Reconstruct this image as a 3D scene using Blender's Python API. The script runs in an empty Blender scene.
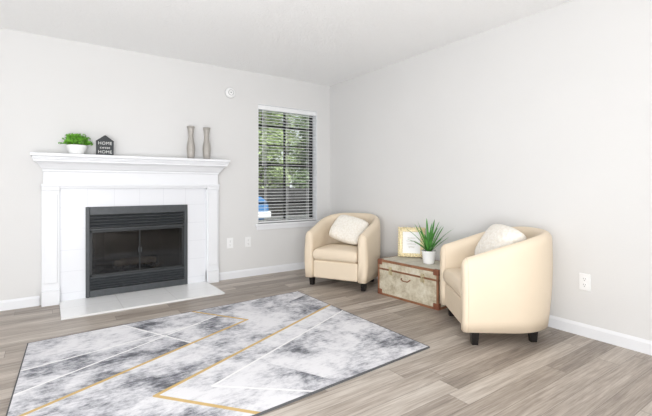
import bpy, bmesh, math, random
from mathutils import Vector, Matrix, Euler
random.seed(4)
scene = bpy.context.scene
COL = scene.collection
pi = math.pi

# ------------------------------------------------------------ materials
def new_mat(name):
    m = bpy.data.materials.new(name); m.use_nodes = True
    nt = m.node_tree
    b = nt.nodes["Principled BSDF"]
    return m, nt, b
def srgb(r, g, b):
    f = lambda c: (c/255/12.92) if c/255 <= 0.04045 else ((c/255+0.055)/1.055)**2.4
    return (f(r), f(g), f(b), 1)
def N(nt, t, **kw):
    n = nt.nodes.new(t)
    for k, v in kw.items(): setattr(n, k, v)
    return n
def simple(name, col, rough=0.5, metal=0.0, var=0.04, nscale=20, bump=0.0, bscale=60, dist=0.01):
    m, nt, b = new_mat(name)
    tc = N(nt, 'ShaderNodeTexCoord')
    no = N(nt, 'ShaderNodeTexNoise'); no.inputs['Scale'].default_value = nscale
    no.inputs['Detail'].default_value = 4
    nt.links.new(tc.outputs['Object'], no.inputs['Vector'])
    r = N(nt, 'ShaderNodeValToRGB')
    c = col
    r.color_ramp.elements[0].position = 0.3; r.color_ramp.elements[1].position = 0.7
    r.color_ramp.elements[0].color = tuple(max(0, x*(1-var)) for x in c[:3])+(1,)
    r.color_ramp.elements[1].color = tuple(min(1, x*(1+var)) for x in c[:3])+(1,)
    nt.links.new(no.outputs['Fac'], r.inputs['Fac'])
    nt.links.new(r.outputs['Color'], b.inputs['Base Color'])
    b.inputs['Roughness'].default_value = rough
    b.inputs['Metallic'].default_value = metal
    if bump:
        n2 = N(nt, 'ShaderNodeTexNoise'); n2.inputs['Scale'].default_value = bscale
        n2.inputs['Detail'].default_value = 3
        nt.links.new(tc.outputs['Object'], n2.inputs['Vector'])
        bp = N(nt, 'ShaderNodeBump'); bp.inputs['Strength'].default_value = bump
        bp.inputs['Distance'].default_value = dist
        nt.links.new(n2.outputs['Fac'], bp.inputs['Height'])
        nt.links.new(bp.outputs['Normal'], b.inputs['Normal'])
    return m

M_wall = simple("wall_paint", srgb(226, 225, 224), 0.85, var=0.008, nscale=2, bump=0.06, bscale=90)
M_ceil = simple("ceiling_paint", srgb(251, 251, 251), 0.95, var=0.01, nscale=60, bump=0.5, bscale=60)
M_white = simple("white_trim", srgb(238, 239, 242), 0.45, var=0.005)
M_plastic = simple("white_plastic", srgb(246, 246, 246), 0.35, var=0.005)
M_slot = simple("socket_dark", srgb(90, 90, 90), 0.5)
M_ring = simple("grey_ring", srgb(185, 185, 185), 0.5)
M_leather = simple("cream_leather", srgb(235, 218, 194), 0.5, var=0.012, nscale=8, bump=0.10, bscale=160)
M_seam = simple("cream_piping", srgb(224, 205, 180), 0.5, var=0.02)
M_leg = simple("black_wood", srgb(22, 19, 18), 0.35, var=0.15)
M_black = simple("charcoal_metal", srgb(70, 73, 76), 0.42, 0.1, var=0.12, nscale=30)
M_black2 = simple("dark_metal", srgb(44, 46, 48), 0.5, 0.1, var=0.1)
M_fire = simple("sooty_firebrick", srgb(60, 58, 56), 0.9, var=0.4, nscale=7)
M_log = simple("log_bark", srgb(118, 106, 96), 0.9, var=0.3, nscale=15, bump=0.6, bscale=50)
M_gold = simple("pale_gold", srgb(236, 221, 180), 0.45, 0.1, var=0.14, nscale=60)
M_vase = simple("brushed_silver", srgb(176, 171, 165), 0.45, 0.25, var=0.05, nscale=30)
M_ceramic = simple("white_ceramic", srgb(246, 246, 245), 0.25, var=0.005)
M_sign = simple("charcoal_board", srgb(56, 59, 62), 0.6, var=0.08)
M_text = simple("white_lettering", srgb(225, 225, 222), 0.7, var=0.01)
M_leaf = simple("leaf_green", srgb(108, 170, 54), 0.5, var=0.5, nscale=45)
M_blade = simple("blade_green", srgb(80, 146, 62), 0.45, var=0.4, nscale=18)
M_soil = simple("soil", srgb(60, 45, 35), 0.95, var=0.3, bump=0.5)
M_lbrown = simple("brown_leather", srgb(144, 100, 72), 0.5, var=0.2, nscale=15, bump=0.15)
M_lred = simple("red_brown_leather", srgb(128, 78, 56), 0.5, var=0.18, nscale=15)
M_lid = simple("pale_worn_canvas", srgb(206, 200, 186), 0.6, var=0.10, nscale=14)
M_brass = simple("aged_brass", srgb(206, 194, 160), 0.35, 0.6, var=0.1)
M_paper = simple("white_paper", srgb(250, 250, 249), 0.7, var=0.004)
M_ink = simple("grey_ink", srgb(208, 204, 194), 0.8)
M_bronze = simple("bronze_aluminium", srgb(40, 40, 40), 0.5, 0.3)
M_blind = simple("white_blind_slat", srgb(246, 247, 248), 0.5, var=0.005)
M_asphalt = simple("asphalt", srgb(112, 112, 110), 0.95, var=0.15)
M_fence = simple("dark_fence_wood", srgb(56, 55, 54), 0.9, var=0.3, nscale=5)
M_bark = simple("tree_bark", srgb(75, 62, 50), 0.9, var=0.3, bump=0.6)
M_tree = simple("tree_leaves", srgb(168, 184, 128), 0.6, var=0.6, nscale=6)
M_tree2 = simple("tree_leaves_dark", srgb(120, 140, 96), 0.6, var=0.62, nscale=6)
M_car = simple("blue_car_paint", srgb(74, 134, 192), 0.25, 0.1, var=0.03)
M_tire = simple("tyre_rubber", srgb(25, 25, 25), 0.8)
M_carglass = simple("car_glass", srgb(60, 70, 80), 0.1)
M_chrome = simple("alloy_rim", srgb(190, 190, 195), 0.3, 0.8)

def glass_mat(name, tint):
    m, nt, b = new_mat(name)
    nt.nodes.remove(b)
    out = nt.nodes["Material Output"]
    tr = N(nt, 'ShaderNodeBsdfTransparent'); tr.inputs[0].default_value = tint
    gl = N(nt, 'ShaderNodeBsdfGlossy'); gl.inputs['Roughness'].default_value = 0.03
    lw = N(nt, 'ShaderNodeFresnel'); lw.inputs[0].default_value = 1.45
    mx = N(nt, 'ShaderNodeMixShader')
    nt.links.new(lw.outputs[0], mx.inputs[0]); nt.links.new(tr.outputs[0], mx.inputs[1]); nt.links.new(gl.outputs[0], mx.inputs[2])
    nt.links.new(mx.outputs[0], out.inputs['Surface'])
    return m
M_glass = glass_mat("window_glass", (0.95, 0.97, 0.96, 1))
M_smoke = glass_mat("smoked_door_glass", (0.66, 0.66, 0.66, 1))

def math_n(nt, op, a, b=None, c=None):
    n = N(nt, 'ShaderNodeMath', operation=op)
    for i, v in enumerate((a, b, c)):
        if v is None: continue
        if isinstance(v, (int, float)): n.inputs[i].default_value = v
        else: nt.links.new(v, n.inputs[i])
    return n.outputs[0]
def mixc(nt, fac, a, b, mode='MIX'):
    n = N(nt, 'ShaderNodeMix', data_type='RGBA', blend_type=mode)
    for sock, v in ((n.inputs[0], fac), (n.inputs[6], a), (n.inputs[7], b)):
        if isinstance(v, (int, float, tuple)): sock.default_value = v
        else: nt.links.new(v, sock)
    return n.outputs[2]

def trunk_mat():
    m, nt, b = new_mat("aged_printed_canvas"); L = nt.links
    tc = N(nt, 'ShaderNodeTexCoord')
    n1 = N(nt, 'ShaderNodeTexNoise'); n1.inputs['Scale'].default_value = 9; n1.inputs['Detail'].default_value = 9; n1.inputs['Roughness'].default_value = 0.72
    L.new(tc.outputs['Object'], n1.inputs['Vector'])
    r = N(nt, 'ShaderNodeValToRGB'); e = r.color_ramp.elements
    e[0].position = 0.34; e[0].color = srgb(160, 148, 126)
    e[1].position = 0.66; e[1].color = srgb(220, 214, 198)
    x = e.new(0.44); x.color = srgb(186, 175, 152)
    x = e.new(0.52); x.color = srgb(203, 194, 172)
    L.new(n1.outputs['Fac'], r.inputs['Fac'])
    L.new(r.outputs['Color'], b.inputs['Base Color'])
    b.inputs['Roughness'].default_value = 0.6
    return m
M_trunk = trunk_mat()

def knit_mat():
    m, nt, b = new_mat("cream_knit"); L = nt.links
    tc = N(nt, 'ShaderNodeTexCoord')
    vo = N(nt, 'ShaderNodeTexVoronoi'); vo.inputs['Scale'].default_value = 48; L.new(tc.outputs['Object'], vo.inputs['Vector'])
    f = math_n(nt, 'SUBTRACT', 1.0, math_n(nt, 'MULTIPLY', vo.outputs['Distance'], 1.1)); f.node.use_clamp = True
    L.new(mixc(nt, f, srgb(240, 233, 221), srgb(254, 250, 243)), b.inputs['Base Color'])
    b.inputs['Roughness'].default_value = 0.95
    bp = N(nt, 'ShaderNodeBump'); bp.inputs['Strength'].default_value = 0.45; bp.inputs['Distance'].default_value = 0.006
    L.new(f, bp.inputs['Height']); L.new(bp.outputs[0], b.inputs['Normal'])
    return m
M_knit = knit_mat()

# floor planks
def floor_mat():
    m, nt, b = new_mat("vinyl_planks")
    L = nt.links
    tc = N(nt, 'ShaderNodeTexCoord'); sp = N(nt, 'ShaderNodeSeparateXYZ')
    L.new(tc.outputs['Object'], sp.inputs[0])
    X, Y = sp.outputs[0], sp.outputs[1]
    PW, PL = 0.125, 1.22
    yr = math_n(nt, 'DIVIDE', Y, PW); row = math_n(nt, 'FLOOR', yr)
    wn = N(nt, 'ShaderNodeTexWhiteNoise', noise_dimensions='1D'); L.new(row, wn.inputs['W'])
    xs = math_n(nt, 'ADD', math_n(nt, 'DIVIDE', X, PL), math_n(nt, 'MULTIPLY', wn.outputs['Value'], 7.0))
    col = math_n(nt, 'FLOOR', xs)
    cb = N(nt, 'ShaderNodeCombineXYZ'); L.new(row, cb.inputs[0]); L.new(col, cb.inputs[1])
    w2 = N(nt, 'ShaderNodeTexWhiteNoise', noise_dimensions='2D'); L.new(cb.outputs[0], w2.inputs['Vector'])
    def grain(sx, sy, sc, det, dis):
        gv = N(nt, 'ShaderNodeCombineXYZ')
        L.new(math_n(nt, 'MULTIPLY', X, sx), gv.inputs[0]); L.new(math_n(nt, 'MULTIPLY', Y, sy), gv.inputs[1])
        L.new(math_n(nt, 'MULTIPLY', w2.outputs['Value'], 40.0), gv.inputs[2])
        g = N(nt, 'ShaderNodeTexNoise'); g.inputs['Scale'].default_value = sc; g.inputs['Detail'].default_value = det
        g.inputs['Roughness'].default_value = 0.65; g.inputs['Distortion'].default_value = dis
        L.new(gv.outputs[0], g.inputs['Vector']); return g.outputs['Fac']
    ga = grain(1.6, 20.0, 1.5, 5, 0.5); gb = grain(3.0, 85.0, 1.5, 4, 0.2)
    g = math_n(nt, 'ADD', math_n(nt, 'MULTIPLY', ga, 0.52), math_n(nt, 'MULTIPLY', gb, 0.48))
    r = N(nt, 'ShaderNodeValToRGB')
    e = r.color_ramp.elements
    e[0].position = 0.31; e[0].color = srgb(126, 116, 107)
    e[1].position = 0.69; e[1].color = srgb(205, 196, 186)
    x = e.new(0.5); x.color = srgb(170, 158, 147)
    tone = math_n(nt, 'ADD', g, math_n(nt, 'MULTIPLY', math_n(nt, 'SUBTRACT', w2.outputs['Value'], 0.5), 0.21))
    L.new(tone, r.inputs['Fac'])
    fy = math_n(nt, 'FRACT', yr); fx = math_n(nt, 'FRACT', xs)
    def edge(f, w):
        return math_n(nt, 'LESS_THAN', math_n(nt, 'MINIMUM', f, math_n(nt, 'SUBTRACT', 1.0, f)), w)
    seam = math_n(nt, 'MAXIMUM', edge(fy, 0.013), edge(fx, 0.0015))
    c = mixc(nt, math_n(nt, 'MULTIPLY', seam, 0.6), r.outputs['Color'], srgb(102, 94, 87))
    L.new(c, b.inputs['Base Color'])
    b.inputs['Roughness'].default_value = 0.42
    bp = N(nt, 'ShaderNodeBump'); bp.inputs['Strength'].default_value = 0.15; bp.inputs['Distance'].default_value = 0.003
    L.new(math_n(nt, 'SUBTRACT', g, seam), bp.inputs['Height']); L.new(bp.outputs[0], b.inputs['Normal'])
    return m
M_floor = floor_mat()

def tile_mat(name, axis, tw, th, ox, oz, base, grout, var=0.01, gw=0.004, rough=0.3):
    m, nt, b = new_mat(name); L = nt.links
    tc = N(nt, 'ShaderNodeTexCoord'); sp = N(nt, 'ShaderNodeSeparateXYZ')
    L.new(tc.outputs['Object'], sp.inputs[0])
    U = math_n(nt, 'DIVIDE', math_n(nt, 'ADD', sp.outputs[0], ox), tw)
    V = math_n(nt, 'DIVIDE', math_n(nt, 'ADD', sp.outputs[axis], oz), th)
    def edge(f, w):
        f = math_n(nt, 'FRACT', f)
        return math_n(nt, 'LESS_THAN', math_n(nt, 'MINIMUM', f, math_n(nt, 'SUBTRACT', 1.0, f)), w)
    g = math_n(nt, 'MAXIMUM', edge(U, gw/2/tw), edge(V, gw/2/th))
    no = N(nt, 'ShaderNodeTexNoise'); no.inputs['Scale'].default_value = 6; no.inputs['Detail'].default_value = 6
    no.inputs['Distortion'].default_value = 1.5
    L.new(tc.outputs['Object'], no.inputs['Vector'])
    cc = mixc(nt, no.outputs['Fac'], base, tuple(x*(1-var) for x in base[:3])+(1,))
    L.new(mixc(nt, g, cc, grout), b.inputs['Base Color'])
    b.inputs['Roughness'].default_value = rough
    bp = N(nt, 'ShaderNodeBump'); bp.inputs['Strength'].default_value = 0.15; bp.inputs['Distance'].default_value = 0.001
    L.new(math_n(nt, 'SUBTRACT', 1.0, g), bp.inputs['Height']); L.new(bp.outputs[0], b.inputs['Normal'])
    return m
M_tile = tile_mat("painted_tile", 2, 0.228, 0.1975, 0.456, 0.11, srgb(236, 237, 241), srgb(224, 225, 230), gw=0.0042)
M_hearth = tile_mat("marble_hearth_tile", 1, 0.4533, 0.30, 0.68, 0.0, srgb(254, 254, 254), srgb(228, 227, 226), var=0.04, rough=0.15)

# ------------------------------------------------------------ mesh helpers
def mk(name, V, F, mat, parent=None, loc=(0, 0, 0), rot=(0, 0, 0), smooth=False, bevel=0, sub=0, segs=2):
    me = bpy.data.meshes.new(name)
    me.from_pydata([tuple(v) for v in V], [], F)
    bm = bmesh.new(); bm.from_mesh(me); bmesh.ops.recalc_face_normals(bm, faces=bm.faces); bm.to_mesh(me); bm.free()
    if mat: me.materials.append(mat)
    o = bpy.data.objects.new(name, me); COL.objects.link(o)
    o.location = loc; o.rotation_euler = rot
    if parent: o.parent = parent
    if smooth:
        for p in me.polygons: p.use_smooth = True
    if bevel:
        b = o.modifiers.new("bevel", 'BEVEL'); b.width = bevel; b.segments = segs; b.limit_method = 'ANGLE'
    if sub:
        s = o.modifiers.new("sub", 'SUBSURF'); s.levels = sub; s.render_levels = sub
    return o
def empty(name, loc=(0, 0, 0), rz=0, parent=None):
    e = bpy.data.objects.new(name, None); COL.objects.link(e)
    e.location = loc; e.rotation_euler = (0, 0, rz); e.empty_display_size = 0.1
    if parent: e.parent = parent
    return e
def B(V, F, x0, x1, y0, y1, z0, z1, R=None, c=None):
    n = len(V)
    pts = [(x0,y0,z0),(x1,y0,z0),(x1,y1,z0),(x0,y1,z0),(x0,y0,z1),(x1,y0,z1),(x1,y1,z1),(x0,y1,z1)]
    if R:
        c = Vector(c) if c else Vector(((x0+x1)/2, (y0+y1)/2, (z0+z1)/2))
        pts = [tuple(c + R @ (Vector(p)-c)) for p in pts]
    V += pts
    F += [(n,n+3,n+2,n+1),(n+4,n+5,n+6,n+7),(n,n+1,n+5,n+4),(n+1,n+2,n+6,n+5),(n+2,n+3,n+7,n+6),(n+3,n,n+4,n+7)]
def boxo(name, x0, x1, y0, y1, z0, z1, mat, **kw):
    cx, cy, cz = (x0+x1)/2, (y0+y1)/2, (z0+z1)/2
    V, F = [], []; B(V, F, x0-cx, x1-cx, y0-cy, y1-cy, z0-cz, z1-cz)
    return mk(name, V, F, mat, loc=(cx, cy, cz), **kw)
def lathe(V, F, prof, seg=32, c=(0, 0, 0), flute=0, nf=12, cap=True):
    n = len(V)
    for (r, z) in prof:
        for i in range(seg):
            a = 2*pi*i/seg
            rr = r*(1+flute*math.cos(nf*a))
            V.append((c[0]+rr*math.cos(a), c[1]+rr*math.sin(a), c[2]+z))
    for j in range(len(prof)-1):
        for i in range(seg):
            k = (i+1) % seg
            F.append((n+j*seg+i, n+j*seg+k, n+(j+1)*seg+k, n+(j+1)*seg+i))
    if cap:
        F.append(tuple(n+i for i in range(seg))[::-1])
        m = n+(len(prof)-1)*seg
        F.append(tuple(m+i for i in range(seg)))
def tube(V, F, pts, r, seg=8, closed=False):
    n = len(V); P = [Vector(p) for p in pts]; m = len(P)
    rs = r if isinstance(r, (list, tuple)) else [r]*m
    for i, p in enumerate(P):
        if closed: t = P[(i+1) % m]-P[i-1]
        else: t = P[min(i+1, m-1)]-P[max(i-1, 0)]
        t.normalize()
        up = Vector((0, 0, 1)) if abs(t.z) < 0.9 else Vector((1, 0, 0))
        a = t.cross(up).normalized(); b = a.cross(t)
        for k in range(seg):
            an = 2*pi*k/seg
            V.append(tuple(p + (a*math.cos(an)+b*math.sin(an))*rs[i]))
    for i in range(m if closed else m-1):
        j = (i+1) % m
        for k in range(seg):
            l = (k+1) % seg
            F.append((n+i*seg+k, n+i*seg+l, n+j*seg+l, n+j*seg+k))
    if not closed:
        F.append(tuple(n+k for k in range(seg))); F.append(tuple(n+(m-1)*seg+k for k in range(seg)))
def meta(o, label, cat, group=None, kind=None):
    o["label"] = label; o["category"] = cat
    if group: o["group"] = group
    if kind: o["kind"] = kind
def struct(o, label=None, cat=None):
    o["kind"] = "structure"
    if label: o["label"] = label
    if cat: o["category"] = cat

# ------------------------------------------------------------ room shell
XL, YF, H = -5.0, -6.2, 2.44
o = boxo("floor", XL, 0.0, YF, 0.0, -0.05, 0, M_floor); struct(o, "grey beige wood look vinyl plank floor", "floor")
o = boxo("ceiling", XL-0.15, 0.15, YF, 0.15, H, H+0.1, M_ceil); struct(o, "white lightly textured ceiling", "ceiling")
WX0, WX1, WZ0, WZ1 = -1.07, -0.212, 0.62, 2.073
FX = -2.392
hx0, hx1, hz1 = FX-0.40, FX+0.40, 0.80
xs = [XL-0.15, hx0, hx1, WX0, WX1, 0.15]
V, F = [], []
B(V, F, xs[0], xs[1], 0, 0.15, -0.05, H)
B(V, F, xs[1], xs[2], 0, 0.15, hz1, H); B(V, F, xs[1], xs[2], 0, 0.15, -0.05, 0.05)
B(V, F, xs[2], xs[3], 0, 0.15, -0.05, H)
B(V, F, xs[3], xs[4], 0, 0.15, -0.05, WZ0); B(V, F, xs[3], xs[4], 0, 0.15, WZ1, H)
B(V, F, xs[4], xs[5], 0, 0.15, -0.05, H)
o = mk("wall_back", V, F, M_wall); struct(o, "pale greige painted wall with window opening", "wall")
o = boxo("wall_right", 0, 0.15, YF, 0, -0.05, H, M_wall); struct(o, "pale greige painted plain wall", "wall")
o = boxo("wall_left", XL-0.15, XL, YF, 0, -0.05, H, M_wall); struct(o, "pale greige painted plain wall", "wall")
V, F = [], []
B(V, F, -2.0, 0.15, YF-0.12, YF, -0.05, H); B(V, F, XL-0.15, -2.0, YF-0.12, YF, 2.2, H); B(V, F, XL-0.15, XL+0.3, YF-0.12, YF, -0.05, 2.2)
o = mk("wall_front", V, F, M_wall); struct(o, "unseen pale greige wall added to block light, with wide opening", "wall")  # unseen wall, added to keep light off the near right wall

def baseboard(name, p0, p1, nrm, h=0.088, t=0.014):
    prof = [(0, 0), (t, 0), (t, h*0.78), (t*0.7, h*0.88), (t*0.45, h*0.95), (t*0.3, h), (0, h)]
    V = []
    for p in (p0, p1):
        for (a, z) in prof: V.append((p[0]+nrm[0]*a, p[1]+nrm[1]*a, z))
    k = len(prof); F = [(i, (i+1) % k, (i+1) % k+k, i+k) for i in range(k)]
    F += [tuple(range(k)), tuple(range(k, 2*k))]
    o = mk(name, V, F, M_white); struct(o, "white painted wooden baseboard", "baseboard"); return o
baseboard("baseboard_back", (XL, 0), (FX-0.826, 0), (0, -1))
baseboard("baseboard_back", (FX+0.826, 0), (0, 0), (0, -1))
baseboard("baseboard_right", (0, 0), (0, YF), (-1, 0))
baseboard("baseboard_left", (XL, 0), (XL, YF), (1, 0))

# ------------------------------------------------------------ window
win = empty("window_1", ((WX0+WX1)/2, 0.1, WZ0)); struct(win, "dark framed window with small panes", "window")
ww = (WX1-WX0)/2; wh = WZ1-WZ0
V, F = [], []
for (a, b_, c, d) in [(-ww, -ww+0.035, 0, wh), (ww-0.035, ww, 0, wh), (-ww, ww, 0, 0.035), (-ww, ww, wh-0.035, wh), (-ww, ww, wh/2-0.02, wh/2+0.02)]:
    B(V, F, a, b_, 0.0, 0.04, c, d)
B(V, F, -0.011, 0.011, 0.01, 0.03, 0, wh)
for i in (1, 2, 4, 5):
    z = wh*i/6; B(V, F, -ww, ww, 0.012, 0.028, z-0.010, z+0.010)
mk("window_frame", V, F, M_bronze, parent=win)
V, F = [], []; B(V, F, -ww+0.01, ww-0.01, 0.018, 0.022, 0.01, wh-0.01)
mk("window_pane", V, F, M_glass, parent=win)
V, F = [], []; B(V, F, -ww-0.035, ww+0.035, -0.13, 0.0, -0.028, 0.0); B(V, F, -ww-0.02, ww+0.02, -0.115, -0.1, -0.075, -0.028)
mk("window_sill", V, F, M_white, parent=win, bevel=0.004)
V, F = [], []
B(V, F, -ww, -ww+0.006, -0.1, 0.0, 0, wh); B(V, F, ww-0.006, ww, -0.1, 0.0, 0, wh); B(V, F, -ww, ww, -0.1, 0.0, wh-0.006, wh)
mk("window_jamb", V, F, M_white, parent=win)

bl = empty("window_blind", ((WX0+WX1)/2, 0.045, WZ0)); meta(bl, "white horizontal slat blind lowered over the window, slats open", "blind")
V, F = [], []
B(V, F, -ww+0.008, ww-0.008, -0.03, 0.03, wh-0.06, wh-0.007)
mk("headrail", V, F, M_blind, parent=bl, bevel=0.003)
V, F = [], []
ns = 36; z0 = 0.035; z1 = wh-0.08
for i in range(ns):
    z = z0+(z1-z0)*i/(ns-1)
    R = Matrix.Rotation(math.radians(2), 3, 'X')
    B(V, F, -ww+0.012, ww-0.012, -0.017, 0.017, z-0.0020, z+0.0020, R=R)
mk("slats", V, F, M_blind, parent=bl)
V, F = [], []
for x in (-ww+0.12, 0, ww-0.12):
    for y in (-0.018, 0.018):
        B(V, F, x-0.0015, x+0.0015, y-0.001, y+0.001, 0.01, wh-0.06)
mk("ladder_cords", V, F, M_blind, parent=bl)
V, F = [], []; B(V, F, -ww+0.012, ww-0.012, -0.022, 0.022, 0.004, 0.022)
mk("bottom_rail", V, F, M_blind, parent=bl, bevel=0.003)
V, F = [], []; tube(V, F, [(-ww+0.07, -0.036, wh-0.06), (-ww+0.07, -0.036, wh-0.75)], 0.004)
mk("tilt_wand", V, F, M_blind, parent=bl)

# ------------------------------------------------------------ fireplace (local x about FX)
fp = empty("fireplace", (FX, 0, 0)); meta(fp, "white painted mantel fireplace with black metal firebox and tiled hearth", "fireplace")
def fbox(name, lst, mat, bevel=0.003, parent=fp, loc=(0, 0, 0)):
    V, F = [], []
    for t in lst: B(V, F, *t)
    return mk(name, V, F, mat, parent=parent, bevel=bevel, loc=loc)
o = fbox("mantel_shelf", [(-0.892, 0.892, -0.215, 0, 1.338, 1.366), (-0.878, 0.878, -0.198, 0, 1.322, 1.338)], M_white, 0.005)
prof = [(0.085, 1.205), (0.092, 1.212), (0.092, 1.225), (0.105, 1.232), (0.118, 1.25), (0.14, 1.275), (0.165, 1.29), (0.178, 1.295), (0.178, 1.31), (0.188, 1.314), (0.188, 1.323)]
V, F = [], []
for (p, z) in prof:
    e = 0.80+(p-0.085)*0.75
    V += [(-e, 0, z), (-e, -p, z), (e, -p, z), (e, 0, z)]
for i in range(len(prof)-1):
    for k in range(3): F.append((4*i+k, 4*i+k+1, 4*i+5+k, 4*i+4+k))
F.append((0, 1, 2, 3)); n = 4*(len(prof)-1); F.append((n, n+1, n+2, n+3))
mk("crown_moulding", V, F, M_white, parent=fp)
fbox("frieze", [(-0.80, 0.80, -0.075, 0, 1.095, 1.21), (-0.815, 0.815, -0.092, 0, 1.075, 1.097), (-0.675, 0.675, -0.068, 0, 1.055, 1.077)], M_white, 0.003)
def pil(sx):
    a, b_ = (0.675, 0.812)
    x0, x1 = (a, b_) if sx > 0 else (-b_, -a)
    V, F = [], []
    B(V, F, x0, x1, -0.06, 0, 0, 1.08)
    B(V, F, x0-0.0, x1+0.0, -0.078, 0, 0, 0.13)
    B(V, F, x0, x1, -0.07, 0, 0.13, 0.145)
    B(V, F, x0+0.018, x1-0.018, -0.074, -0.055, 0.2, 1.0)
    B(V, F, x0, x1, -0.08, 0, 1.035, 1.076)
    return mk("pilaster", V, F, M_white, parent=fp, bevel=0.004)
pil(-1); pil(1)
fbox("tile_surround", [(-0.675, -0.47, -0.03, 0, 0, 1.056), (0.47, 0.675, -0.03, 0, 0, 1.056), (-0.47, 0.47, -0.03, 0, 0.875, 1.056)], M_tile, 0)
fbox("hearth", [(-0.68, 0.68, -0.60, -0.031, 0.0005, 0.018)], M_hearth, 0.003)
fb = empty("firebox", (0, 0, 0), parent=fp)
Y0 = -0.052
FW = 0.438
fbox("metal_frame", [(-0.472, -FW, Y0, 0.0, 0.019, 0.877), (FW, 0.472, Y0, 0.0, 0.019, 0.877), (-FW, FW, Y0, 0.0, 0.80, 0.877), (-FW, FW, Y0, 0.0, 0.019, 0.085),
                     (-FW, FW, Y0+0.006, 0.0, 0.652, 0.668), (-FW, FW, Y0+0.006, 0.0, 0.195, 0.208)], M_black, 0.005, fb)
R = Matrix.Rotation(math.radians(35), 3, 'X')
V, F = [], []
for z in (0.691, 0.721, 0.751, 0.781): B(V, F, -FW, FW, -0.049, -0.017, z-0.003, z+0.003, R=R)
mk("top_louver", V, F, M_black, parent=fb)
V, F = [], []
for z in (0.104, 0.130, 0.156, 0.182): B(V, F, -FW, FW, -0.049, -0.017, z-0.003, z+0.003, R=R)
mk("bottom_louver", V, F, M_black, parent=fb)
for (a, b_) in ((0.668, 0.80), (0.085, 0.195)):
    fbox("vent_backing", [(-FW, FW, -0.003, 0.0, a, b_)], M_leg, 0, fb)
V = [(-0.40,0,0.2),(0.40,0,0.2),(0.27,0.40,0.2),(-0.27,0.40,0.2),(-0.40,0,0.7),(0.40,0,0.7),(0.27,0.40,0.62),(-0.27,0.40,0.62)]
F = [(0,1,2,3),(4,5,6,7),(1,2,6,5),(2,3,7,6),(3,0,4,7)]
mk("fire_chamber", V, F, M_fire, parent=fb)
for (a, b_) in ((-FW, -0.395), (0.395, FW)):
    fbox("chamber_lip", [(a, b_, -0.012, 0.0, 0.2, 0.66)], M_black2, 0, fb)
for s in (-1, 1):
    x0, x1 = (-FW, -0.001) if s < 0 else (0.001, FW)
    d = empty("glass_door", (0, 0, 0), parent=fb)
    o1, o2 = (0.020, 0.005) if s < 0 else (0.005, 0.020)
    fbox("door_frame", [(x0, x0+o1, -0.04, -0.018, 0.209, 0.65), (x1-o2, x1, -0.04, -0.018, 0.209, 0.65), (x0, x1, -0.04, -0.018, 0.209, 0.230), (x0, x1, -0.04, -0.018, 0.630, 0.65)], M_black2, 0.0015, d)
    fbox("door_glass", [(x0+0.006, x1-0.003, -0.031, -0.027, 0.225, 0.635)], M_smoke, 0, d)
    V, F = [], []; xk = x1-0.012 if s < 0 else x0+0.012
    B(V, F, xk-0.004, xk+0.004, -0.052, -0.04, 0.41, 0.46)
    mk("door_handle", V, F, M_black, parent=d, bevel=0.002)
V, F = [], []
for i in range(7):
    x = -0.2+0.4*i/6; tube(V, F, [(x, 0.08, 0.27), (x, 0.1, 0.235), (x, 0.32, 0.235), (x, 0.34, 0.28)], 0.008, 6)
for x in (-0.17, 0.17):
    for y in (0.11, 0.31): tube(V, F, [(x, y, 0.2), (x, y, 0.236)], 0.007, 6)
tube(V, F, [(-0.21, 0.12, 0.231), (0.21, 0.12, 0.231)], 0.006, 6); tube(V, F, [(-0.21, 0.3, 0.231), (0.21, 0.3, 0.231)], 0.006, 6)
mk("grate", V, F, M_black2, parent=fb, smooth=True)
def log(p0, p1, r):
    V, F = [], []; P0, P1 = Vector(p0), Vector(p1); pts = []; rs = []
    for i in range(9):
        t = i/8; pts.append(P0.lerp(P1, t)+Vector((0, random.uniform(-.004, .004), random.uniform(-.004, .004)))); rs.append(r*random.uniform(.9, 1.08))
    tube(V, F, pts, rs, 12)
    c = (P0+P1)/2
    V = [tuple(Vector(v)-c) for v in V]
    o = mk("firewood_log", V, F, M_log, loc=(FX+c.x, c.y, c.z), smooth=True)
    meta(o, "charred split log lying in the fireplace grate", "log", "logs in the fireplace")
log((-0.2, 0.16, 0.283), (0.19, 0.17, 0.281), 0.036)
log((-0.13, 0.255, 0.280), (0.14, 0.25, 0.282), 0.032)

# ------------------------------------------------------------ wall fittings
def plate(cx, cy, z, rz, label, name="power_outlet"):
    e = empty(name, (cx, cy, z), rz); meta(e, label, "outlet")
    V, F = [], []; B(V, F, -0.037, 0.037, -0.006, 0, -0.06, 0.06)
    mk("cover_plate", V, F, M_plastic, parent=e, bevel=0.003)
    for s in (-1, 1):
        V, F = [], []
        lathe(V, F, [(0.0165, 0), (0.0165, 0.003)], 20)
        V = [(x, -0.006-zz, y+s*0.021) for (x, y, zz) in V]
        mk("socket", V, F, M_plastic, parent=e)
        V, F = [], []
        B(V, F, -0.0075, -0.0055, -0.0096, -0.0088, s*0.021-0.001, s*0.021+0.008); B(V, F, 0.0055, 0.0075, -0.0096, -0.0088, s*0.021-0.001, s*0.021+0.008)
        B(V, F, -0.0025, 0.0025, -0.0096, -0.0088, s*0.021-0.011, s*0.021-0.006)
        mk("socket_slots", V, F, M_slot, parent=e)
plate(-1.424, 0, 0.416, 0, "white double power outlet on the wall beside the fireplace")
plate(-1.20, 0, 0.412, 0, "white wall outlet under the window edge")
plate(0, -3.149, 0.389, -pi/2, "white double power outlet low on the plain wall")
e = empty("smoke_detector", (-1.424, 0, 2.155)); meta(e, "round white smoke detector high on the wall", "smoke detector")
V, F = [], []; lathe(V, F, [(0.060, 0), (0.060, 0.014), (0.052, 0.028), (0.034, 0.034), (0.01, 0.036)], 36)
V = [(x, -z, y) for (x, y, z) in V]
mk("detector_body", V, F, M_plastic, parent=e)
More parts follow.
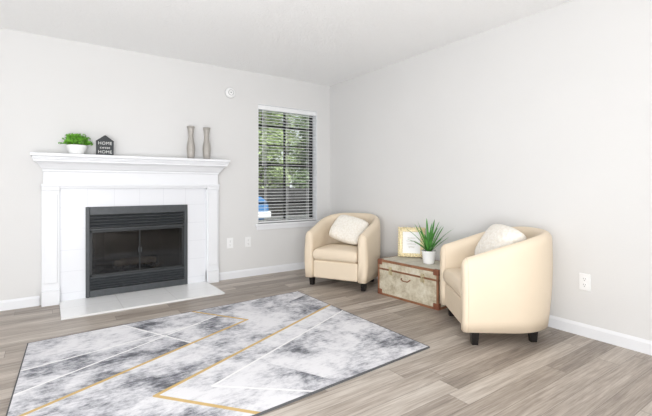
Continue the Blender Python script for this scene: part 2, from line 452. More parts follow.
V, F = [], []; lathe(V, F, [(0.060, 0.004), (0.062, 0.004), (0.062, 0.010), (0.060, 0.010)], 36, cap=False)
lathe(V, F, [(0.028, 0.034), (0.028, 0.0375), (0.034, 0.0365), (0.034, 0.033)], 36, cap=False)
V = [(x, -z, y) for (x, y, z) in V]
mk("vent_ring", V, F, M_ring, parent=e)
V, F = [], []; lathe(V, F, [(0.006, 0), (0.006, 0.003)], 12); V = [(x, -z-0.036, y) for (x, y, z) in V]
mk("test_button", V, F, M_slot, parent=e)

# ------------------------------------------------------------ rug
def rug_mat(segs_gold, segs_white):
    m, nt, b = new_mat("abstract_rug"); L = nt.links
    tc = N(nt, 'ShaderNodeTexCoord'); P = tc.outputs['Object']
    def vm(op, a, b_=None, scale=None):
        n = N(nt, 'ShaderNodeVectorMath', operation=op)
        for i, v in enumerate((a, b_)):
            if v is None: continue
            if isinstance(v, (tuple, Vector)): n.inputs[i].default_value = tuple(v)
            else: L.new(v, n.inputs[i])
        if scale is not None:
            if isinstance(scale, (int, float)): n.inputs['Scale'].default_value = scale
            else: L.new(scale, n.inputs['Scale'])
        return n
    def seg(a, b2, w):
        ba = Vector((b2[0]-a[0], b2[1]-a[1], 0))
        pa = vm('SUBTRACT', P, (a[0], a[1], 0.0)).outputs[0]
        pa = vm('MULTIPLY', pa, (1, 1, 0)).outputs[0]
        dt = vm('DOT_PRODUCT', pa, tuple(ba)).outputs['Value']
        h = math_n(nt, 'MULTIPLY', dt, 1/ba.dot(ba)); h.node.use_clamp = True
        q = vm('SCALE', tuple(ba), None, h)
        d = vm('LENGTH', vm('SUBTRACT', pa, q.outputs[0]).outputs[0]).outputs['Value']
        return math_n(nt, 'LESS_THAN', d, w)
    def side(a, b2):
        nx, ny = -(b2[1]-a[1]), (b2[0]-a[0]); l = math.hypot(nx, ny)
        d = vm('DOT_PRODUCT', vm('SUBTRACT', P, (a[0], a[1], 0.0)).outputs[0], (nx/l, ny/l, 0.0)).outputs['Value']
        return math_n(nt, 'GREATER_THAN', d, 0.0)
    def noise(sc, det, ro, dis=0.0, vec=P):
        n = N(nt, 'ShaderNodeTexNoise'); n.inputs['Scale'].default_value = sc; n.inputs['Detail'].default_value = det
        n.inputs['Roughness'].default_value = ro; n.inputs['Distortion'].default_value = dis; L.new(vec, n.inputs['Vector']); return n.outputs['Fac']
    s1 = side(*segs_gold[2]); s3 = side(*segs_white[4]); s4 = side(*segs_white[1]); s5 = side(*segs_gold[1]); s6 = side(*segs_white[3])
    cb = N(nt, 'ShaderNodeCombineXYZ')
    L.new(math_n(nt, 'MULTIPLY', math_n(nt, 'ADD', s1, math_n(nt, 'MULTIPLY', s4, 2.0)), 3.7), cb.inputs[0])
    L.new(math_n(nt, 'MULTIPLY', math_n(nt, 'ADD', s3, math_n(nt, 'MULTIPLY', s5, 2.0)), 5.3), cb.inputs[1])
    L.new(math_n(nt, 'MULTIPLY', s6, 2.9), cb.inputs[2])
    PV = vm('ADD', P, cb.outputs[0]).outputs[0]
    n1 = noise(2.1, 12, 0.72, 0.15, PV)
    mp = N(nt, 'ShaderNodeMapping'); mp.inputs['Rotation'].default_value = (0, 0, 0.45); mp.inputs['Scale'].default_value = (1, 3.4, 1)
    L.new(P, mp.inputs['Vector'])
    n2 = noise(14, 8, 0.8, 0.0, mp.outputs[0])
    v = math_n(nt, 'ADD', math_n(nt, 'MULTIPLY', n1, 0.72), math_n(nt, 'MULTIPLY', n2, 0.28))
    x1 = math_n(nt, 'ABSOLUTE', math_n(nt, 'SUBTRACT', s1, s4)); x2 = math_n(nt, 'ABSOLUTE', math_n(nt, 'SUBTRACT', s3, s5))
    off = math_n(nt, 'ADD', math_n(nt, 'MULTIPLY', x1, -0.022), math_n(nt, 'MULTIPLY', x2, 0.022))
    v = math_n(nt, 'ADD', v, math_n(nt, 'ADD', off, -0.006))
    r = N(nt, 'ShaderNodeValToRGB'); e = r.color_ramp.elements
    e[0].position = 0.385; e[0].color = srgb(90, 91, 97)
    e[1].position = 0.555; e[1].color = srgb(235, 234, 237)
    x = e.new(0.425); x.color = srgb(132, 133, 140)
    x = e.new(0.47); x.color = srgb(190, 190, 196)
    x = e.new(0.51); x.color = srgb(220, 219, 223)
    L.new(v, r.inputs['Fac'])
    col = r.outputs['Color']
    wm = None
    for (a, b2) in segs_white:
        s = seg(a, b2, 0.0072); wm = s if wm is None else math_n(nt, 'MAXIMUM', wm, s)
    col = mixc(nt, math_n(nt, 'MULTIPLY', wm, 0.9), col, srgb(247, 246, 246))
    gm = None
    for (a, b2) in segs_gold:
        s = seg(a, b2, 0.0118); gm = s if gm is None else math_n(nt, 'MAXIMUM', gm, s)
    col = mixc(nt, math_n(nt, 'MULTIPLY', gm, 0.92), col, srgb(210, 176, 106))
    uv = tc.outputs['UV']
    sp = N(nt, 'ShaderNodeSeparateXYZ'); L.new(uv, sp.inputs[0])
    def ed(s, w): return math_n(nt, 'GREATER_THAN', math_n(nt, 'ABSOLUTE', math_n(nt, 'SUBTRACT', s, 0.5)), 0.5-w)
    col = mixc(nt, math_n(nt, 'MAXIMUM', ed(sp.outputs[0], 0.003), ed(sp.outputs[1], 0.004)), col, srgb(90, 90, 92))
    L.new(col, b.inputs['Base Color']); b.inputs['Roughness'].default_value = 0.95
    nf = N(nt, 'ShaderNodeTexNoise'); nf.inputs['Scale'].default_value = 250; L.new(P, nf.inputs['Vector'])
    bp = N(nt, 'ShaderNodeBump'); bp.inputs['Strength'].default_value = 0.4; bp.inputs['Distance'].default_value = 0.004
    L.new(nf.outputs['Fac'], bp.inputs['Height']); L.new(bp.outputs[0], b.inputs['Normal'])
    return m
RC = (-2.2, -1.86)
def rl(x, y): return (x-RC[0], y-RC[1])
gold = [(rl(-2.15, -1.0), rl(-1.8545, -1.46)), (rl(-1.8545, -1.46), rl(-3.45, -2.19)), (rl(-1.05, -1.50), rl(-2.713, -2.272)), (rl(-2.713, -2.272), rl(-2.28, -2.80))]
white = [(rl(-3.35, -1.55), rl(-2.19, -1.337)), (rl(-2.441, -2.34), rl(-1.02, -1.68)), (rl(-2.441, -2.34), rl(-2.0, -2.72)), (rl(-2.75, -0.9), rl(-2.35, -1.7)), (rl(-3.4, -1.9), rl(-2.0, -1.22))]
M_rug = rug_mat(gold, white)
cor = [rl(-3.355, -2.775), rl(-1.078, -2.652), rl(-1.074, -0.945), rl(-3.272, -1.050)]
V = [(x, y, 0.0005) for x, y in cor]+[(x, y, 0.011) for x, y in cor]
F = [(0, 3, 2, 1), (4, 5, 6, 7)]+[(i, (i+1) % 4, (i+1) % 4+4, i+4) for i in range(4)]
o = mk("area_rug", V, F, M_rug, loc=(RC[0], RC[1], 0))
uvl = o.data.uv_layers.new(name="UVMap"); uvc = [(0, 0), (1, 0), (1, 1), (0, 1)]
for lp in o.data.loops: uvl.data[lp.index].uv = uvc[lp.vertex_index % 4]
meta(o, "grey and white abstract rug with gold and white angular lines", "rug")

# ------------------------------------------------------------ tub chair
def smooth01(t): t = max(0, min(1, t)); return t*t*(3-2*t)
def tub_chair_parts(root):
    W, YF_, th = 0.311, -0.315, 0.102
    path = []
    ny = 10
    yc = -0.04
    for i in range(ny): path.append((-W, YF_+(yc-YF_)*i/ny))
    na = 44; bb = 0.322
    for i in range(na+1):
        a = pi-pi*i/na
        ca, sa = math.cos(a), math.sin(a); n_ = 2.12
        path.append((W*math.copysign(abs(ca)**(2/n_), ca), yc+bb*abs(sa)**(2/n_)))
    for i in range(ny-1, -1, -1): path.append((W, YF_+(yc-YF_)*i/ny))
    m = len(path)
    L = [0]
    for i in range(1, m): L.append(L[-1]+math.hypot(path[i][0]-path[i-1][0], path[i][1]-path[i-1][1]))
    V, F = [], []; z0 = 0.095
    def ring(i, fs=1.0, dy=0.0, dz=0.0):
        p = Vector((path[i][0], path[i][1], 0)); a = Vector((*path[max(i-1, 0)], 0)); b = Vector((*path[min(i+1, m-1)], 0))
        t = (b-a).normalized(); nrm = Vector((-t.y, t.x, 0))
        if nrm.dot(p-Vector((0, -0.1, 0))) < 0: nrm = -nrm
        s = L[i]/L[-1]; s = 1-abs(2*s-1)
        q_ = min(1, s/0.85)
        ht = 0.594+0.164*(0.6*(1-(1-q_)**2)+0.4*smooth01(q_))+dz
        lean = 0.004+0.026*smooth01(s/0.8)
        pts = []
        h2 = th/2
        rr = h2*1.3
        def P(nn, z):
            k = (z-z0)/(0.77-z0)
            nn2 = nn*fs
            if nn > 0: nn2 += -0.010
            q = p+nrm*(nn2+lean*k); return (q.x, q.y+dy, z)
        for k in range(7): pts.append(P(h2+0.013*math.sin(pi*k/6), z0+(ht-rr-z0)*k/6))
        for k in range(1, 9):
            an = pi*k/9; pts.append(P(h2*math.cos(an), ht-rr+rr*math.sin(an)))
        zi = 0.2
        for k in range(7): pts.append(P(-h2, ht-rr+(zi-(ht-rr))*k/6))
        pts.append(P(-h2, z0))
        return pts
    ends = [(0.50, -0.042, -0.048), (0.76, -0.037, -0.031), (0.92, -0.025, -0.014), (0.99, -0.012, -0.003)]
    rings = [ring(0, *e_) for e_ in ends]+[ring(i) for i in range(m)]+[ring(m-1, *e_) for e_ in ends[::-1]]
    k = len(rings[0])
    for r in rings: V += r
    for i in range(len(rings)-1):
        for j in range(k):
            l = (j+1) % k; F.append((i*k+j, i*k+l, (i+1)*k+l, (i+1)*k+j))
    F.append(tuple(range(k))); n = (len(rings)-1)*k; F.append(tuple(range(n, n+k)))
    mk("curved_backrest", V, F, M_leather, parent=root, smooth=True)
    for r in (rings[3], rings[-4]):
        V, F = [], []
        tube(V, F, [Vector(p) for p in r[0:22]], 0.0022, 6)
        mk("piping", V, F, M_seam, parent=root, smooth=True)
    V, F = [], []; B(V, F, -0.258, 0.258, -0.335, -0.25, 0.095, 0.285); B(V, F, -0.256, 0.256, -0.25, 0.12, 0.095, 0.262)
    mk("seat_base", V, F, M_leather, parent=root, bevel=0.018, segs=4)
    V, F = [], []
    nx, nyy = 21, 23
    def cush(u, v):
        y = -0.352+(0.546)*v
        hw = 0.257
        if y > -0.05: hw = 0.257*math.sqrt(max(0.04, 1-((y+0.05)/0.318)**2.1))
        x = (2*u-1)*hw
        ex = min(1, (1-abs(2*u-1))/0.15); ey = min(1, min(v, 1-v)/0.09)
        rnd = max(0, (1-(1-ex)**3))**0.42*max(0, (1-(1-ey)**3))**0.42
        crown = 0.026*(1-(2*u-1)**2)*(1-(2*v-1)**2)
        return x, y, rnd, crown
    idx = {}
    for s in (1, -1):
        for j in range(nyy):
            for i in range(nx):
                u = i/(nx-1); v = j/(nyy-1)
                u = 0.5-0.5*math.cos(pi*u); v = 0.5-0.5*math.cos(pi*v)
                x, y, r_, c_ = cush(u, v)
                z = 0.344+(0.060*r_+c_ if s > 0 else -0.060*r_)
                idx[(s, i, j)] = len(V); V.append((x, y, z))
    for s in (1, -1):
        for j in range(nyy-1):
            for i in range(nx-1): F.append((idx[s, i, j], idx[s, i+1, j], idx[s, i+1, j+1], idx[s, i, j+1]))
    o = mk("seat_cushion", V, F, M_leather, parent=root, smooth=True)
    bm = bmesh.new(); bm.from_mesh(o.data); bmesh.ops.remove_doubles(bm, verts=bm.verts, dist=0.0006); bmesh.ops.recalc_face_normals(bm, faces=bm.faces); bm.to_mesh(o.data); bm.free()
    for p in o.data.polygons: p.use_smooth = True
    for (x, y) in ((-0.302, -0.27), (0.302, -0.27), (-0.23, 0.15), (0.23, 0.15)):
        V, F = [], []
        for (h, z) in ((0.02, 0), (0.028, 0.10)):
            V += [(-h, -h, z), (h, -h, z), (h, h, z), (-h, h, z)]
        F = [(0, 3, 2, 1), (4, 5, 6, 7), (0, 1, 5, 4), (1, 2, 6, 5), (2, 3, 7, 6), (3, 0, 4, 7)]
        mk("leg", V, F, M_leg, parent=root, loc=(x, y, 0), bevel=0.002)
C1, A1 = Vector((-0.40, -0.90, 0)), math.radians(-62)
C2, A2 = Vector((-0.378, -2.71, 0)), math.radians(-128)
ch1 = empty("armchair", C1, A1); tub_chair_parts(ch1)
meta(ch1, "cream leather tub armchair with black legs in the room corner", "armchair", "cream tub armchairs")
ch2 = bpy.data.objects.new("armchair.001", None); COL.objects.link(ch2); ch2.empty_display_size = 0.1
ch2.location = C2; ch2.rotation_euler = (0, 0, A2)
for c in list(ch1.children):
    d = c.copy(); d.parent = ch2; COL.objects.link(d)
meta(ch2, "cream leather tub armchair turned towards fireplace, curved back showing", "armchair", "cream tub armchairs")

# ------------------------------------------------------------ pillows
def pillow(C, A, loc, w, h, lean, roll, yaw, label, T=0.075):
    V, F = [], []; n = 110
    idx = {}
    for s in (1, -1):
        for j in range(n+1):
            for i in range(n+1):
                u = 2*i/n-1; v = 2*j/n-1
                k = 1-0.15*(u*u*v*v)
                pin = k*(1-0.03*(1-abs(v)**2)*abs(u)**3); pin2 = k*(1-0.03*(1-abs(u)**2)*abs(v)**3)
                x = u*w/2*pin; z = v*h/2*pin2
                t = T*((1-u**4)*(1-v**4))**0.5
                edge_ = min(1, t/0.02)
                t += 0.0025*(math.sin(x*150+2*math.sin(z*31))*math.sin(z*140+2*math.sin(x*37)))*edge_
                idx[(s, i, j)] = len(V); V.append((x, -s*t, z))
    for s in (1, -1):
        for j in range(n):
            for i in range(n): F.append((idx[s, i, j], idx[s, i+1, j], idx[s, i+1, j+1], idx[s, i, j+1]))
    o = mk("throw_pillow", V, F, M_knit, smooth=True)
    bm = bmesh.new(); bm.from_mesh(o.data); bmesh.ops.remove_doubles(bm, verts=bm.verts, dist=0.0003); bmesh.ops.recalc_face_normals(bm, faces=bm.faces); bm.to_mesh(o.data); bm.free()
    for p in o.data.polygons: p.use_smooth = True
    Mx = Matrix.Translation(C) @ Matrix.Rotation(A, 4, 'Z') @ Matrix.Translation(Vector(loc)) @ Matrix.Rotation(yaw, 4, 'Z') @ Matrix.Rotation(lean, 4, 'X') @ Matrix.Rotation(roll, 4, 'Y')
    o.matrix_world = Mx
    meta(o, label, "pillow", "cream knit throw pillows")
pillow(C1, A1, (0.01, 0.01, 0.590), 0.44, 0.34, math.radians(-42), math.radians(14), 0, "cream nubby knit throw pillow leaning on the corner armchair")
pillow(C2, A2, (0.0, 0.01, 0.615), 0.42, 0.36, math.radians(-32), math.radians(4), math.radians(8), "cream nubby knit throw pillow propped in the turned armchair", T=0.10)

# ------------------------------------------------------------ trunk
tk = empty("storage_trunk", (-0.225, -1.79, 0), math.radians(4)); meta(tk, "vintage beige suitcase trunk with brown leather trim and brass latches", "trunk")
hd, hl, zt, zm = 0.19, 0.355, 0.345, 0.255
V, F = [], []; B(V, F, -hd, hd, -hl, hl, 0.004, zm); mk("trunk_body", V, F, M_trunk, parent=tk, bevel=0.006)
V, F = [], []; B(V, F, -hd, hd, -hl, hl, zm+0.003, zt-0.001); mk("trunk_lid", V, F, M_trunk, parent=tk, bevel=0.004)
V, F = [], []; B(V, F, -hd+0.006, hd-0.006, -hl+0.006, hl-0.006, zt-0.003, zt+0.0012); mk("lid_top_panel", V, F, M_lid, parent=tk)
V, F = [], []; e = 0.0025; s = 0.020
for (a, b_) in ((0.0, s), (zm-0.007, zm), (zm+0.003, zm+0.010), (zt-s, zt+e)):
    B(V, F, -hd-e, -hd+0.012, -hl-e, hl+e, a, b_); B(V, F, hd-0.009, hd+e, -hl-e, hl+e, a, b_)
    B(V, F, -hd, hd, -hl-e, -hl+0.009, a, b_); B(V, F, -hd, hd, hl-0.009, hl+e, a, b_)
for y0_ in (-hl-e, hl+e-s):
    B(V, F, -hd-e, -hd+0.012, y0_, y0_+s, 0, zt+e); B(V, F, hd-0.009, hd+e, y0_, y0_+s, 0, zt+e)
mk("leather_edging", V, F, M_lbrown, parent=tk)
for yc_ in (-0.19, 0.19):
    V, F = [], []
    B(V, F, -hd-0.012, -hd, yc_-0.019, yc_+0.019, zm-0.042, zm-0.001); B(V, F, -hd-0.012, -hd, yc_-0.016, yc_+0.016, zm+0.004, zm+0.034)
    B(V, F, -hd-0.018, -hd-0.012, yc_-0.005, yc_+0.005, zm-0.022, zm+0.018)
    mk("latch", V, F, M_brass, parent=tk, bevel=0.002)
for y_ in (-hl, hl):
    for x_ in (-hd, hd):
        for (a, b_) in ((0, 0.056), (zt-0.048, zt+0.0045)):
            V, F = [], []
            sx = 1 if x_ < 0 else -1; sy = 1 if y_ < 0 else -1
            xa, xb = sorted((x_-sx*0.006, x_+sx*0.034)); ya, yb = sorted((y_-sy*0.006, y_+sy*0.052))
            B(V, F, xa, xb, ya, yb, a, b_)
            mk("corner_guard", V, F, M_lred, parent=tk, bevel=0.007, segs=3)
V, F = [], []
tube(V, F, [(-hd-0.002, -0.05, zm-0.05), (-hd-0.016, -0.048, zm-0.055), (-hd-0.018, -0.03, zm-0.068), (-hd-0.018, 0.03, zm-0.068), (-hd-0.016, 0.048, zm-0.055), (-hd-0.002, 0.05, zm-0.05)], 0.005, 8)
mk("carry_handle", V, F, M_lbrown, parent=tk, smooth=True)
ZT = zt+0.0015

# ------------------------------------------------------------ picture frame
fw, fh = 0.25, 0.29
fr = empty("picture_frame", (-0.125, -1.60, ZT+0.009), 0); meta(fr, "white picture frame with beaded gold border standing on the trunk", "picture frame")
fr.rotation_euler = Euler((math.radians(-9), 0, math.radians(-50)), 'XYZ')
V, F = [], []; B(V, F, -fw/2+0.012, fw/2-0.012, 0, 0.012, 0.012, fh-0.012); mk("backing", V, F, M_paper, parent=fr)
V, F = [], []
bw = 0.032
for (a, b_, c, d) in ((-fw/2, -fw/2+bw, 0, fh), (fw/2-bw, fw/2, 0, fh), (-fw/2, fw/2, 0, bw), (-fw/2, fw/2, fh-bw, fh)):
    B(V, F, a, b_, -0.006, 0.014, c, d)
mk("gold_rim", V, F, M_gold, parent=fr, bevel=0.003)
V, F = [], []
nb = 9
def bead(x, z, r=1.0): lathe(V, F, [(0.0, -0.014*r), (0.010*r, -0.010*r), (0.014*r, 0), (0.010*r, 0.010*r), (0.0, 0.014*r)], 10, (x, -0.004, z), cap=False)
for i in range(nb+1):
    x = -fw/2+fw*i/nb; bead(x, fh); bead(x, 0.012)
for i in range(1, 11):
    z = 0.012+(fh-0.012)*i/11; bead(-fw/2, z); bead(fw/2, z)
for i in range(12):
    x = -fw/2+bw+(fw-2*bw)*i/11; bead(x, fh-bw, .5); bead(x, bw, .5)
for i in range(1, 14):
    z = bw+(fh-2*bw)*i/14; bead(-fw/2+bw, z, .5); bead(fw/2-bw, z, .5)
mk("beaded_border", V, F, M_gold, parent=fr, smooth=True)
V, F = [], []
for (zc, w_) in ((0.19, 0.04), (0.16, 0.055), (0.13, 0.045), (0.10, 0.03)):
    pts = [(-w_+2*w_*i/40, -0.0015, zc+0.007*math.sin(i*1.3)+0.004*math.sin(i*2.9)) for i in range(41)]
    tube(V, F, pts, 0.0012, 4)
mk("script_lettering", V, F, M_ink, parent=fr)
V, F = [], []; B(V, F, -0.02, 0.02, 0.012, 0.016, 0.02, 0.2, R=Matrix.Rotation(math.radians(14), 3, 'X'), c=(0, 0.012, 0.2)); mk("easel_stand", V, F, M_paper, parent=fr)

# ------------------------------------------------------------ plants
def blade(V, F, base, az, elev, length, width, droop, seg=9):
    n = len(V); p = Vector(base); el = elev
    side = Vector((-math.sin(az), math.cos(az), 0))
    for i in range(seg+1):
        t = i/seg
        w = width*(0.55+0.9*t)*(1-t)**0.55 if t < 1 else 0.0005
        w = max(w, 0.0006)
        d = Vector((math.cos(az)*math.cos(el), math.sin(az)*math.cos(el), math.sin(el)))
        up = side.cross(d) * -1
        V.append(tuple(p-side*w+up*w*0.35)); V.append(tuple(p)); V.append(tuple(p+side*w+up*w*0.35))
        p = p+d*(length/seg); el -= droop/seg
    for i in range(seg):
        a = n+3*i; F.append((a, a+1, a+4, a+3)); F.append((a+1, a+2, a+5, a+4))
pp = empty("potted_plant", (-0.205, -1.895, ZT)); meta(pp, "spiky green plant in a white pot on the trunk", "potted plant")
V, F = [], []; lathe(V, F, [(0.046, 0), (0.050, 0.004), (0.066, 0.105), (0.069, 0.115), (0.069, 0.122), (0.062, 0.122), (0.06, 0.10)], 40)
mk("pot", V, F, M_ceramic, parent=pp, smooth=True).modifiers.new("e", 'EDGE_SPLIT')
V, F = [], []; lathe(V, F, [(0.058, 0.09), (0.058, 0.108), (0.02, 0.114)], 24); mk("soil", V, F, M_soil, parent=pp)
V, F = [], []
nbl = 22
for i in range(nbl):
    t = i/nbl; az = i*2.39996; el = math.radians(86-54*t**0.9+random.uniform(-6, 6))
    blade(V, F, (0.015*math.cos(az), 0.015*math.sin(az), 0.108), az, el, random.uniform(0.26, 0.33)*(0.82 if t > 0.6 else 1), 0.0155, math.radians(random.uniform(5, 40)))
mk("leaves", V, F, M_blade, parent=pp, smooth=True)

ms = 1.3665
mp_ = empty("potted_plant", (-2.940, -0.115, ms)); meta(mp_, "small bushy green plant in a white bowl pot on the mantel", "potted plant")
V, F = [], []; lathe(V, F, [(0.055, 0), (0.06, 0.004), (0.08, 0.06), (0.085, 0.078), (0.085, 0.084), (0.078, 0.084), (0.075, 0.07)], 40)
mk("pot", V, F, M_ceramic, parent=mp_, smooth=True)
V, F = [], []; lathe(V, F, [(0.074, 0.06), (0.072, 0.074), (0.02, 0.08)], 24); mk("soil", V, F, M_soil, parent=mp_)
V, F = [], []; VS, FS = [], []
for sidx in range(54):
    a = sidx*2.39996; ph = random.uniform(0.0, 1.5); ln = random.uniform(0.8, 1.06)
    tip = Vector((0.142*math.cos(a)*math.cos(ph)*ln, 0.088*math.sin(a)*math.cos(ph)*ln, 0.090+0.098*math.sin(ph)*ln))
    base = Vector((0.03*math.cos(a), 0.03*math.sin(a), 0.075))
    tube(VS, FS, [base, base.lerp(tip, .5)+Vector((0, 0, .012)), tip], 0.0014, 5)
    for q in range(15):
        t = 0.3+0.7*q/14
        c = base.lerp(tip, t)+Vector((0, 0, .012*math.sin(pi*t)))+Vector((random.uniform(-.010, .010), random.uniform(-.010, .010), random.uniform(-.008, .008)))
        nrm = Vector((random.uniform(-.6, .6)+math.cos(a)*.5, random.uniform(-.6, .6)-.5, random.uniform(0.1, 1))).normalized()
        t1 = nrm.orthogonal().normalized(); t1.rotate(Matrix.Rotation(random.uniform(0, 6.28), 3, nrm)); t2 = nrm.cross(t1)
        r_ = random.uniform(0.006, 0.011); n = len(V)
        V.append(tuple(c))
        for k in range(6):
            an = 2*pi*k/6; V.append(tuple(c+(t1*math.cos(an)*1.3+t2*math.sin(an))*r_+nrm*0.003))
        for k in range(6): F.append((n, n+1+k, n+1+(k+1) % 6))
mk("leaves", V, F, M_leaf, parent=mp_)
mk("stems", VS, FS, M_leaf, parent=mp_)

# ------------------------------------------------------------ sign
sg = empty("house_shaped_sign", (-2.712, -0.12, ms)); meta(sg, "small black house shaped sign reading HOME sweet HOME on the mantel", "sign")
prof = [(-0.073, 0), (0.073, 0), (0.073, 0.13), (0.0, 0.185), (-0.073, 0.13)]
V = [(x, -0.014, z) for x, z in prof]+[(x, 0.014, z) for x, z in prof]
F = [(0, 1, 2, 3, 4), (9, 8, 7, 6, 5)]+[(i, (i+1) % 5, (i+1) % 5+5, i+5) for i in range(5)]
mk("sign_board", V, F, M_sign, parent=sg, bevel=0.002)
V = []; F = []
for s_ in (-1, 1):
    a = math.atan2(0.055, 0.073)
    B(V, F, -0.003, 0.092, -0.018, 0.018, 0.0, 0.006)
    seg_ = V[-8:]; del V[-8:]
    for (x, y, z) in seg_:
        xx = x*math.cos(a)+z*math.sin(a); zz = -x*math.sin(a)+z*math.cos(a)
        V.append((s_*xx, y, 0.185+zz))
mk("sign_roof", V, F, M_black2, parent=sg)
def text(body, size, x, z, parent):
    c = bpy.data.curves.new("t", 'FONT'); c.body = body; c.size = size; c.align_x = 'CENTER'; c.extrude = 0.0006; c.space_character = 1.08
    t = bpy.data.objects.new("t", c); COL.objects.link(t)
    bpy.context.view_layer.update()
    me = bpy.data.meshes.new_from_object(t.evaluated_get(bpy.context.evaluated_depsgraph_get()))
    bpy.data.objects.remove(t)
    me.materials.clear(); me.materials.append(M_text)
    o = bpy.data.objects.new("lettering", me); COL.objects.link(o); o.parent = parent
    o.location = (x, -0.0148, z); o.rotation_euler = (pi/2, 0, 0)
text("HOME", 0.040, 0, 0.102, sg); text("sweet", 0.034, 0, 0.064, sg); text("HOME", 0.040, 0, 0.020, sg)

# ------------------------------------------------------------ vases
V, F = [], []
prof = [(0.031, 0), (0.034, 0.004), (0.040, 0.06), (0.043, 0.11), (0.039, 0.155), (0.030, 0.20), (0.0255, 0.235), (0.026, 0.265), (0.032, 0.31), (0.040, 0.345), (0.037, 0.345), (0.029, 0.31), (0.022, 0.24)]
lathe(V, F, prof, 96, (0, 0, 0), flute=0.02, nf=16)
v1 = mk("vase", V, F, M_vase, loc=(-1.905, -0.115, ms), smooth=True)
meta(v1, "slim hourglass fluted silver vase on the mantel", "vase", "silver vases on the mantel")
v2 = v1.copy(); v2.location.x = -1.735; COL.objects.link(v2)

# ------------------------------------------------------------ outdoors
V, F = [], []; B(V, F, -14, 22, 0.16, 34, -0.25, -0.15)
o = mk("ground", V, F, M_asphalt); struct(o, "grey asphalt ground outside the window", "ground")
V, F = [], []
for i in range(90):
    x = -6+i*0.2; B(V, F, x, x+0.19, 10.2, 10.23, -0.15, 1.0+0.02*math.sin(i*7))
for z in (0.2, 0.8): B(V, F, -6, 12, 10.23, 10.28, z, z+0.09)
o = mk("fence", V, F, M_fence); meta(o, "dark stained wooden plank fence outside the window", "fence")
def leafquads(V, F, p, s_):
    t1 = Vector((random.gauss(0, 1), random.gauss(0, 1), random.gauss(0, 1))).normalized(); t2 = t1.orthogonal().normalized()
    k = len(V); V += [tuple(p-t1*s_), tuple(p-t2*s_*0.5), tuple(p+t1*s_), tuple(p+t2*s_*0.5)]; F.append((k, k+1, k+2, k+3))
def tree(x, y, hz, r, mat, n=16000, lo=0.12):
    e = empty("tree", (x, y, -0.15)); meta(e, "leafy green tree behind the fence outside the window", "tree", "trees outside the window")
    V, F = [], []
    tube(V, F, [(0, 0, 0), (0.05, 0, hz*0.3), (0, 0.06, hz*0.6), (0, 0, hz*0.9)], [0.16, 0.13, 0.1, 0.04], 10)
    for i in range(7):
        a = i*0.9; z = hz*(0.3+0.07*i); tube(V, F, [(0, 0, z), (0.4*r*math.cos(a), 0.4*r*math.sin(a), z+0.4*r), (0.65*r*math.cos(a), 0.65*r*math.sin(a), z+0.65*r)], [0.06, 0.04, 0.015], 6)
    mk("tree_trunk", V, F, M_bark, parent=e, smooth=True)
    V, F = [], []
    blobs = []
    for q_ in range(34):
        a = random.uniform(0, 6.28); q = random.uniform(0.25, .68)*r
        blobs.append((Vector((q*math.cos(a), q*math.sin(a), (lo+(0.93-lo)*q_/33)*hz)), random.uniform(.3, .42)*r))
    for i in range(n):
        c, rr = random.choice(blobs)
        d = Vector((random.gauss(0, 1), random.gauss(0, 1), random.gauss(0, 1))).normalized()
        leafquads(V, F, c+d*rr*random.uniform(0.6, 1.0), random.uniform(0.05, 0.11))
    mk("foliage", V, F, mat, parent=e)
for i, x in enumerate((1.6, 5.0, 8.4)):
    tree(x, 12.8, 5.2+0.5*(i % 2), 1.6, M_tree if i % 2 else M_tree2)
for i, x in enumerate((4.6, 9.0)):
    tree(x, 17.2, 9.0, 2.1, M_tree, 20000)
tree(13.4, 17.2, 9.0, 2.1, M_tree, 12000)
tree(9.0, 23.0, 11.0, 2.9, M_tree2, 15000); tree(15.2, 23.0, 11.0, 2.9, M_tree2, 15000)

cr = empty("car", (0.22, 7.3, -0.15)); meta(cr, "blue parked hatchback car outside the window", "car")
prof = [(-2.1, 0.25), (-2.15, 0.6), (-2.05, 0.95), (-1.2, 1.0), (1.0, 1.0), (1.9, 0.9), (2.12, 0.72), (2.15, 0.28), (1.9, 0.2), (-1.9, 0.2)]
hw = 0.85; k = len(prof)
V = [(x, -hw, z) for x, z in prof]+[(x, hw, z) for x, z in prof]
F = [tuple(range(k)), tuple(range(2*k-1, k-1, -1))]+[(i, (i+1) % k, (i+1) % k+k, i+k) for i in range(k)]
mk("car_body", V, F, M_car, parent=cr, bevel=0.07, segs=3)
pr = [(-1.75, 0.97), (-1.35, 1.42), (0.2, 1.48), (1.05, 0.98)]
V = [(x, -0.76 if z < 1.2 else -0.6, z) for x, z in pr]+[(x, 0.76 if z < 1.2 else 0.6, z) for x, z in pr]
F = [(0, 1, 2, 3), (7, 6, 5, 4)]+[(i, (i+1) % 4, (i+1) % 4+4, i+4) for i in range(4)]
mk("cabin_glass", V, F, M_carglass, parent=cr, bevel=0.03)
V, F = [], []; B(V, F, -1.3, 0.15, -0.6, 0.6, 1.45, 1.5)
for sy in (-1, 1):
    for (xa, xb) in ((-1.75, -1.35), (1.05, 0.2), (-0.5, -0.5)):
        tube(V, F, [(xa, sy*0.77, 0.97), (xb, sy*0.61, 1.46)], 0.035, 6)
mk("roof_pillars", V, F, M_car, parent=cr, bevel=0.02)
V, F = [], []; B(V, F, 1.75, 2.19, -0.87, 0.87, 0.26, 0.46)
mk("bumper", V, F, M_plastic, parent=cr, bevel=0.03)
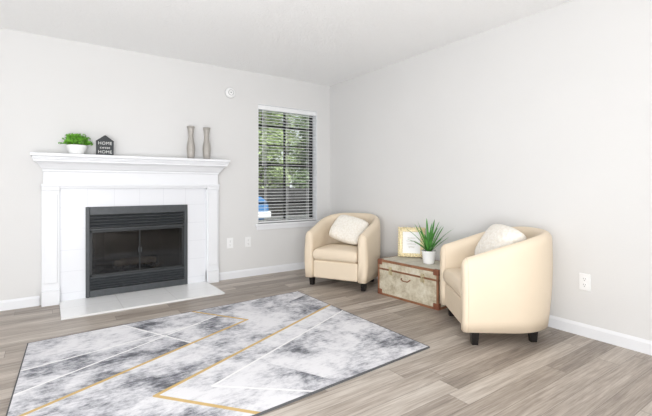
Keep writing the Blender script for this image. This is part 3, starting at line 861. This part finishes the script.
for x in (-1.35, 1.35):
    for y in (-0.8, 0.8):
        V, F = [], []; lathe(V, F, [(0.26, -0.1), (0.32, -0.09), (0.33, 0), (0.32, 0.09), (0.26, 0.1)], 28)
        V = [(a, c, b_) for (a, b_, c) in V]
        mk("wheel", V, F, M_tire, parent=cr, loc=(x, y, 0.33), smooth=True)
        V, F = [], []; lathe(V, F, [(0.2, -0.105), (0.2, 0.105)], 20); V = [(a, c, b_) for (a, b_, c) in V]
        mk("wheel_rim", V, F, M_chrome, parent=cr, loc=(x, y, 0.33))

# ------------------------------------------------------------ lights and world
w = bpy.data.worlds.new("world"); scene.world = w; w.use_nodes = True
bg = w.node_tree.nodes["Background"]; bg.inputs[0].default_value = (0.93, 0.965, 1.0, 1); bg.inputs[1].default_value = 1.15
def area(name, loc, target, sx, sy, power, col=(1, 1, 1)):
    l = bpy.data.lights.new(name, 'AREA'); l.shape = 'RECTANGLE'; l.size = sx; l.size_y = sy; l.energy = power; l.color = col
    o = bpy.data.objects.new(name, l); COL.objects.link(o); o.location = loc
    o.rotation_euler = (Vector(target)-Vector(loc)).to_track_quat('-Z', 'Y').to_euler()
    return o
area("rear_fill_light", (-3.9, -6.0, 1.3), (-2.4, 0, 0.7), 1.8, 1.8, 36, (0.965, 0.985, 1.0))  # added fill lamp behind the camera, not light from a door
area("ceiling_bounce_fill", (-3.7, -4.9, 0.7), (-3.1, -2.3, 2.5), 2.4, 1.4, 101, (0.96, 0.982, 1.0))  # added lamp behind the camera, aimed up to brighten the ceiling
s = bpy.data.lights.new("sun", 'SUN'); s.energy = 4.4; s.angle = 0.02
so = bpy.data.objects.new("sun", s); COL.objects.link(so); so.rotation_euler = (math.radians(38), 0, math.radians(-15))

scene.view_settings.view_transform = 'Standard'
# ------------------------------------------------------------ camera
cam = bpy.data.cameras.new("camera"); co = bpy.data.objects.new("camera", cam); COL.objects.link(co)
cam.sensor_width = 36; cam.lens = 36*399.5/652; cam.shift_y = -22/652; cam.clip_start = 0.05
co.location = (-3.163, -4.434, 1.077); co.rotation_euler = (pi/2, 0, math.radians(-34.93))
scene.camera = co
